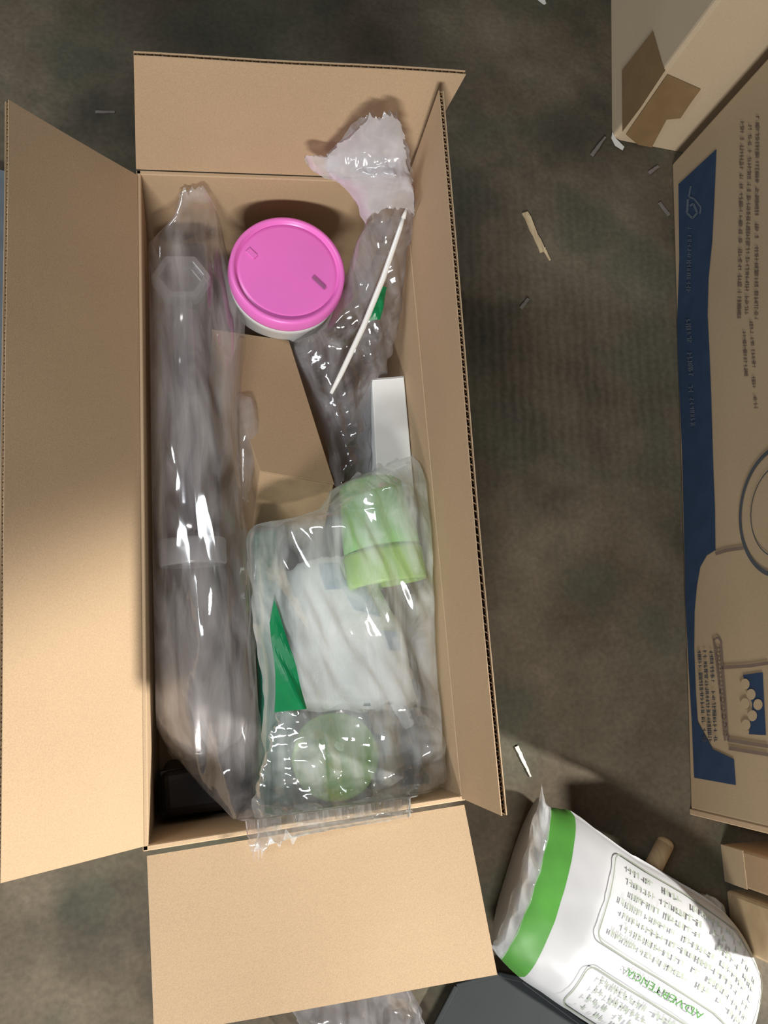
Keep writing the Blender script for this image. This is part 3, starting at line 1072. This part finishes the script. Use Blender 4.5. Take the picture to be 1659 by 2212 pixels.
quads('round_emblem', ring(rr * .95, rr * 1.02) + ring(rr * .70, rr * .72), M['print_slate'], big)
qs = line_px([(1545, 1196), (1570, 1188), (1606, 1183)], 7, onf)
qs += line_px([(1558, 1442), (1620, 1438), (1659, 1432)], 7, onf)
qs += line_px([(1572, 1598), (1620, 1606), (1659, 1612)], 8, onf) + line_px([(1574, 1616), (1659, 1630)], 8, onf)
qs += line_px([(1541, 1380), (1549, 1440), (1556, 1500), (1566, 1600)], 4, onf) + line_px([(1557, 1384), (1561, 1440), (1567, 1520), (1572, 1600)], 4, onf)
qs += line_px([(1541, 1382), (1549, 1376), (1557, 1384)], 4, onf)
for k in range(11):
    y = 1402 + k * 18
    x = 1548 + k * 1.5
    qs += line_px([(x, y - 5), (x + 7, y - 3), (x + 7, y + 6), (x, y + 5), (x, y - 5)], 3, onf)
quads('picture_outline', qs, M['print_brown'], big)
qs = []
for x0, x1 in ((1510, 1522), (1522, 1534), (1536, 1546)):
    qs += scrawl(x0, 1405, x1, 1605, 9, onf, rn, .7, 8, .0014)
quads('picture_lettering', qs, M['print_slate'], big)
px_poly('picture_panel', [(1605, 1458), (1648, 1452), (1655, 1588), (1618, 1586), (1626, 1522)], M['print_blue'], big, onf, nrm)
rolls = []
for cx_, cy_ in ((1610, 1478), (1623, 1500), (1638, 1522), (1610, 1520), (1626, 1546), (1612, 1566)):
    px_poly('printed_roll', [(cx_ + 10 * math.cos(t * math.pi / 8), cy_ + 12 * math.sin(t * math.pi / 8)) for t in range(16)], M['kraft_tan'], big, onf, nrm, .0004, .0006)

# ------------------------------------------------------------------ taped carton, top right
J0 = P(1322, 300, 0)
we = (P(1320, 0, 0) - J0).normalized()
so = Vector((we.y, -we.x, 0))
q = [J0, J0 + so * .40, J0 + so * .40 + we * .50, J0 + we * .50]
tp = thing('taped_carton', (q[0] + q[2]) / 2, 'tan carton with torn brown tape on its rounded corner, top right', 'carton')
# keep it clear of the printed carton
bm = bmesh.new()
prism(bm, [p + UP * .0005 for p in q], [p + UP * .45 for p in q])
fix_normals(bm)
ed = [e_ for e_ in bm.edges if abs(e_.verts[0].co.z - e_.verts[1].co.z) > .1 and (e_.verts[0].co.xy - J0.xy).length < .01]
bmesh.ops.bevel(bm, geom=ed, offset=.006, segments=3, profile=.5, affect='EDGES')
link('carton_body', bm, M['kraft_pale'], tp)


def onw(px, py, lift=0.0):
    return hit(px, py, J0 - so * (.0012 + lift), -so)


def ons(px, py, lift=0.0):
    return hit(px, py, J0 - we * (.0012 + lift), -we)


def up_edge(t, l=.0015):
    return J0 - (we + so) * l + UP * t


px_poly('tape_strip', [(1344, 152), (1411, 66), (1432, 140), (1438, 152), (1385, 232), (1345, 285)], M['tape'], tp, onw, -so, .0005)
px_poly('tape_strip', [(1442, 160), (1514, 192), (1490, 225), (1470, 255), (1440, 258), (1408, 318), (1378, 312), (1352, 290), (1392, 232)], M['tape'], tp, ons, -we, .0005)
px_poly('corner_scuff', [(1322, 286), (1330, 300), (1348, 318), (1344, 326), (1328, 316), (1320, 300)], M['paper'], tp, lambda x, y, l=0: P(x, y, .004), UP, .001)

# ------------------------------------------------------------------ small carton and timber at the lower right
R0, R1 = P(1569, 1772, 0) + Vector((.004, -.012, 0)), P(1567, 1904, 0)
sd = (P(1566, 1922, 0) - P(1580, 2046, 0)).normalized()
R0 = R1 + sd * (R0 - R1).length * .72
nn = Vector((-sd.y, sd.x, 0))
nn = nn if nn.x < 0 else -nn
q = [R1, R0, R0 - nn * .25, R1 - nn * .25]
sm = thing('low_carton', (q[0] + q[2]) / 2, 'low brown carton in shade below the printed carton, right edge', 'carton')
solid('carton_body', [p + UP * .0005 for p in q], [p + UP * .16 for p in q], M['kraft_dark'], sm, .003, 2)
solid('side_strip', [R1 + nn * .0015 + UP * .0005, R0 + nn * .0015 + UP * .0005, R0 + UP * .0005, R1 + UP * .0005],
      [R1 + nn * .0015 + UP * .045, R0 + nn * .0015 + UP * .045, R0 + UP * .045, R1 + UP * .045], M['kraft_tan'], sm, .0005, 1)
T0, T1 = P(1566, 1922, 0), P(1580, 2046, 0)
dd = (T0 - T1)
nn2 = Vector((-dd.y, dd.x, 0)).normalized()
nn2 = nn2 if nn2.x < 0 else -nn2
q = [T1, T0, T0 - nn2 * .20, T1 - nn2 * .20]
tb = thing('timber_block', (q[0] + q[2]) / 2, 'pale wood-grained block beside the white package, right edge', 'wood block')
solid('block_body', [p + UP * .0005 for p in q], [p + UP * .13 for p in q], M['wood_tan'], tb, .004, 2)
solid('block_top_lip', [p + UP * .1295 for p in q], [p.lerp((q[0] + q[2]) / 2, .02) + UP * .135 for p in q], M['wood_tan'], tb, .001, 1)

# ------------------------------------------------------------------ white package, lower right
rowsW = [
    (P(1166, 1690, .035), P(1066, 2030, .030)),
    (P(1178, 1738, .035), P(1072, 2062, .030)),
    (P(1232, 1752, .035), P(1120, 2110, .030)),
    (P(1300, 1800, .040), P(1172, 2146, .030)),
    (P(1360, 1842, .040), P(1232, 2186, .030)),
    (P(1440, 1888, .040), P(1310, 2236, .030)),
    (P(1566, 1972, .040), P(1420, 2300, .030)),
    (P(1628, 2080, .040), P(1510, 2345, .030)),
    (P(1634, 2150, .030), P(1560, 2330, .025)),
]
bulW = [.012, .030, .042, .050, .052, .052, .046, .034, .016]
shW = Sheet(rowsW, bulW, .0020, 51, 14, .6, .6, 7, .5)
pk = thing('white_package', P(1330, 2000, 0), 'white plastic package with green stripe and green warning text on floor', 'package')
vs, fs = [], []
nu, nv = 40, 70
for k in (0, 1):
    for j in range(nv + 1):
        for i in range(nu + 1):
            u, v = i / nu, j / nv
            v0 = .075 + .925 * v
            p = shW.S(u, v0)
            if k:
                b0, L_, R_ = shW.base(u, v0)
                s = max(0, 1 - (2 * u - 1) ** 2)
                p = Vector((p.x, p.y, max(.003, L_.lerp(R_, u).z - .001 - .03 * s ** .5)))
            vs.append(p)
m_ = (nu + 1) * (nv + 1)
for k in (0, 1):
    for j in range(nv):
        for i in range(nu):
            a = k * m_ + j * (nu + 1) + i
            fs.append((a, a + 1, a + nu + 2, a + nu + 1) if k else (a, a + nu + 1, a + nu + 2, a + 1))
for j in range(nv):      # sides
    for i in (0, nu):
        a = j * (nu + 1) + i
        fs.append((a, a + nu + 1, a + nu + 1 + m_, a + m_))
for i in range(nu):
    for j in (0, nv):
        a = j * (nu + 1) + i
        fs.append((a, a + 1, a + 1 + m_, a + m_))
pydata('package_body', vs, fs, M['pack_white'], pk, True)
# clear end seal
vs, fs = [], []
for j in range(13):
    for i in range(41):
        p = shW.S(i / 40, -.0 + j / 12 * .14)
        p.z += .002 + .004 * tri(i / 40 * 5)
        vs.append(p)
for j in range(12):
    for i in range(40):
        a = j * 41 + i
        fs.append((a, a + 1, a + 42, a + 41))
pydata('end_seal', vs, fs, M['film_white'], pk, True)


def strip_uv(name, f, mat, n, m, lift):
    vs, fs = [], []
    for j in range(m + 1):
        for i in range(n + 1):
            u, v = f(i / n, j / m)
            vs.append(shW.S(u, v, lift))
    for j in range(m):
        for i in range(n):
            a = j * (n + 1) + i
            fs.append((a, a + n + 1, a + n + 2, a + 1))
    return pydata(name, vs, fs, mat, pk, True)


strip_uv('green_stripe', lambda s, t: (s, .140 + .112 * t), M['pack_green'], 48, 10, .0010)


def uv_line(pts, w, lift=.0012, sub=10):
    out = []
    for (u0, v0), (u1, v1) in zip(pts, pts[1:]):
        # metric direction: v axis is longer than u
        du, dv = (u1 - u0) * .30, (v1 - v0) * .55
        d = math.hypot(du, dv) or 1
        nu_, nv_ = -dv / d * w / .30, du / d * w / .55
        for k in range(sub):
            a, b = k / sub, (k + 1) / sub
            ua, va, ub, vb = u0 + (u1 - u0) * a, v0 + (v1 - v0) * a, u0 + (u1 - u0) * b, v0 + (v1 - v0) * b
            out.append([shW.S(ua + nu_, va + nv_, lift), shW.S(ua - nu_, va - nv_, lift), shW.S(ub - nu_, vb - nv_, lift), shW.S(ub + nu_, vb + nv_, lift)])
    return out


def rounded(u0, v0, u1, v1, r=.05):
    pts = []
    for cx_, cy_, a0 in ((u1 - r, v1 - r * .6, 0), (u0 + r, v1 - r * .6, 90), (u0 + r, v0 + r * .6, 180), (u1 - r, v0 + r * .6, 270)):
        for k in range(5):
            t = math.radians(a0 + k * 22.5)
            pts.append((cx_ + r * math.cos(t), cy_ + r * .6 * math.sin(t)))
    pts.append(pts[0])
    return pts


quads('text_frame', uv_line(rounded(.06, .40, .56, .90), .0013, .0028, 4) , M['ink_line'], pk)
quads('text_frame', uv_line(rounded(.70, .42, 1.0 - .02, .90), .0013, .0028, 4), M['ink_line'], pk)


def conv_uv(x, y, lift):
    return shW.S(x / 1000.0, y / 1000.0, lift)


rn = random.Random(9)
qs = []
for k in range(7):
    u = 110 + k * 62
    qs += scrawl(u, 850 - (k == 0) * 60, u, 440 + (k % 3) * 10, 36, conv_uv, rn, .8, 17, .0028)
for k in range(4):
    u = 745 + k * 62
    qs += scrawl(u, 850, u, 460, 36, conv_uv, rn, .8, 17, .0028)
quads('small_print', qs, M['ink_green'], pk)
# the readable heading, upside down in the photograph
cu = bpy.data.curves.new('heading', 'FONT')
cu.body = 'ADVERTENCIA:'
cu.size = 1.0
cu.offset = 0.006
cu.resolution_u = 3
to = bpy.data.objects.new('heading_tmp', cu)
COL.objects.link(to)
dg = bpy.context.evaluated_depsgraph_get()
tm = bpy.data.meshes.new_from_object(to.evaluated_get(dg))
bpy.data.objects.remove(to)
xs = [v.co.x for v in tm.vertices]
wx = max(xs) - min(xs)
for v in tm.vertices:
    x, y = (v.co.x - min(xs)) / wx, v.co.y
    v.co = shW.S(.598 + y * .060, .735 - x * .20, .0034)
tm.update()
link('warning_heading', tm, M['ink_strong'], pk)

# ------------------------------------------------------------------ dark lid and scraps at the bottom edge
zl = .012
q = [P(1076, 2104, zl), P(1128, 2116, zl), P(1330, 2265, zl), P(1180, 2420, zl), P(880, 2330, zl), P(985, 2130, zl)]
dl = thing('serving_tray', P(1100, 2250, 0), 'dark slate grey plastic tray lying at the bottom edge of the view', 'tray')
ctr = sum(q, Vector()) / len(q)
solid('tray_floor', [p.lerp(ctr, .03) - UP * (zl - .001) for p in q], [p.lerp(ctr, .02) for p in q], M['grey_dark'], dl, .002, 2)
for a, b in zip(q, q[1:] + q[:1]):
    bar('tray_rim', a - UP * .002, b - UP * .002, .006, .004, M['grey_dark'], dl)
sh = Sheet([(P(600, 2140, .02), P(860, 2100, .02)), (P(640, 2200, .02), P(900, 2160, .02)), (P(680, 2270, .015), P(930, 2240, .015)), (P(700, 2330, .01), P(960, 2300, .01))], [.01, .02, .02, .01], .008, 61, 26, .5, 1.0, 10)
o = make_sheet('plastic_scrap', sh, 40, 40, M['film_grey'], None, keep=False)
tag(o, 'crumpled clear plastic scrap on floor below the front flap', 'plastic scrap')
# grey sheet seen past the left flap
sh = Sheet([(Vector((-.62, .50, .004)), Vector((-.20, .42, .004))), (Vector((-.62, .3, .004)), Vector((-.19, .3, .004))), (Vector((-.62, .05, .004)), Vector((-.19, .05, .004))), (Vector((-.62, -.16, .004)), Vector((-.20, -.17, .004)))], [.012, .02, .02, .01], .003, 71, 12, .2, .6, 6)
o = make_sheet('plastic_sheet', sh, 40, 50, M['grey_sheet'], None, keep=False)
tag(o, 'slate grey plastic sheet on the floor, a sliver past the left flap', 'plastic sheet')


# ------------------------------------------------------------------ litter on the floor
def sliver(name, a, b, w0, w1, mat, label, cat, th=.002, seed=0, group=None):
    rnd = random.Random(seed)
    d = (b - a)
    s = UP.cross(d).normalized()
    n = 7
    left, right = [], []
    for i in range(n + 1):
        t = i / n
        w = (w0 + (w1 - w0) * t) / 2
        p = a.lerp(b, t)
        left.append(p + s * w * rnd.uniform(.8, 1.15))
        right.append(p - s * w * rnd.uniform(.8, 1.15))
    loop = left + right[::-1]
    base = [Vector((p.x, p.y, .0006)) for p in loop]
    top = [Vector((p.x, p.y, .0006 + th * rnd.uniform(.8, 1.1))) for p in loop]
    return tag(solid(name, base, top, mat), label, cat, group)


sp_ = thing('wood_splinter', P(1155, 505, 0), 'pale wood splinter with a thin broken tail on the open floor', 'splinter')
o = sliver('splinter_body', P(1134, 460, .001), P(1172, 545, .001), .0085, .0075, M['wood_pale'], None, None, .003, 1)
o.parent = sp_
o.matrix_parent_inverse = Matrix.Translation(-sp_.location)
o = sliver('splinter_tail', P(1174, 536, .001), P(1188, 563, .001), .004, .0018, M['wood_pale'], None, None, .002, 2)
o.parent = sp_
o.matrix_parent_inverse = Matrix.Translation(-sp_.location)
sliver('floor_chip', P(1125, 666, .001), P(1141, 646, .001), .005, .004, M['chip_grey'], 'small greyish pink chip on floor below the wood splinter', 'chip', .002, 3)
sliver('floor_chip', P(1278, 336, .001), P(1306, 298, .001), .006, .003, M['chip_grey'], 'dull brown chip on floor beside the taped carton corner', 'chip', .003, 4)
sliver('floor_chip', P(1402, 374, .001), P(1422, 360, .001), .005, .004, M['chip_grey'], 'tiny grey chip in the gap between the two cartons', 'chip', .002, 5)
sliver('floor_chip', P(1424, 438, .001), P(1445, 466, .001), .004, .004, M['chip_grey'], 'thin pinkish chip on floor against the printed carton', 'chip', .002, 6)
sliver('floor_chip', P(206, 242, .001), P(248, 242, .001), .004, .003, M['chip_grey'], 'thin pale streak of debris on floor behind the left flap', 'chip', .001, 7)
sliver('paper_scrap', P(1160, -14, .001), P(1178, 9, .001), .02, .004, M['paper'], 'white paper scrap at the top edge of the view', 'paper scrap', .001, 8)
o = thing('paper_sliver', P(1130, 1640, 0), 'thin bent white sliver on floor above the white package', 'paper scrap')
for n_, (a, b, w0, w1) in (('sliver_body', ((1116, 1612), (1132, 1648), .005, .004)), ('sliver_tail', ((1132, 1646), (1146, 1678), .004, .002))):
    k_ = sliver(n_, P(*a, .001), P(*b, .001), w0, w1, M['paper'], None, None, .0015, 9)
    k_.parent = o
    k_.matrix_parent_inverse = Matrix.Translation(-o.location)
a, b = P(1442, 1812, .012), P(1385, 1925, .012)
dw = thing('wooden_dowel', a.lerp(b, .5) - UP * .012, 'round-ended tan wooden dowel half hidden behind the white package', 'dowel')
link('dowel_shaft', tube(bmesh.new(), [a.lerp(b, t) for t in (.10, .5, 1)], [.0105, .0108, .0108], 18), M['wood_tan'], dw, True)
link('dowel_tip', tube(bmesh.new(), [a.lerp(b, t) for t in (0, .02, .05, .10)], [.003, .0072, .0095, .0105], 18), M['wood_tan'], dw, True)
sh = Sheet([(P(1500, 1930, .02), P(1480, 1960, .02)), (P(1535, 1935, .03), P(1510, 1985, .03)), (P(1560, 1950, .03), P(1535, 2005, .03)), (P(1566, 1975, .02), P(1556, 2010, .02))], [.004, .010, .010, .004], .007, 81, 50, .3, 1.2, 9)
o = make_sheet('plastic_shred', sh, 24, 24, M['film_white'], None, keep=False)
tag(o, 'crumpled clear plastic shred between the white package and the wood block', 'plastic scrap')
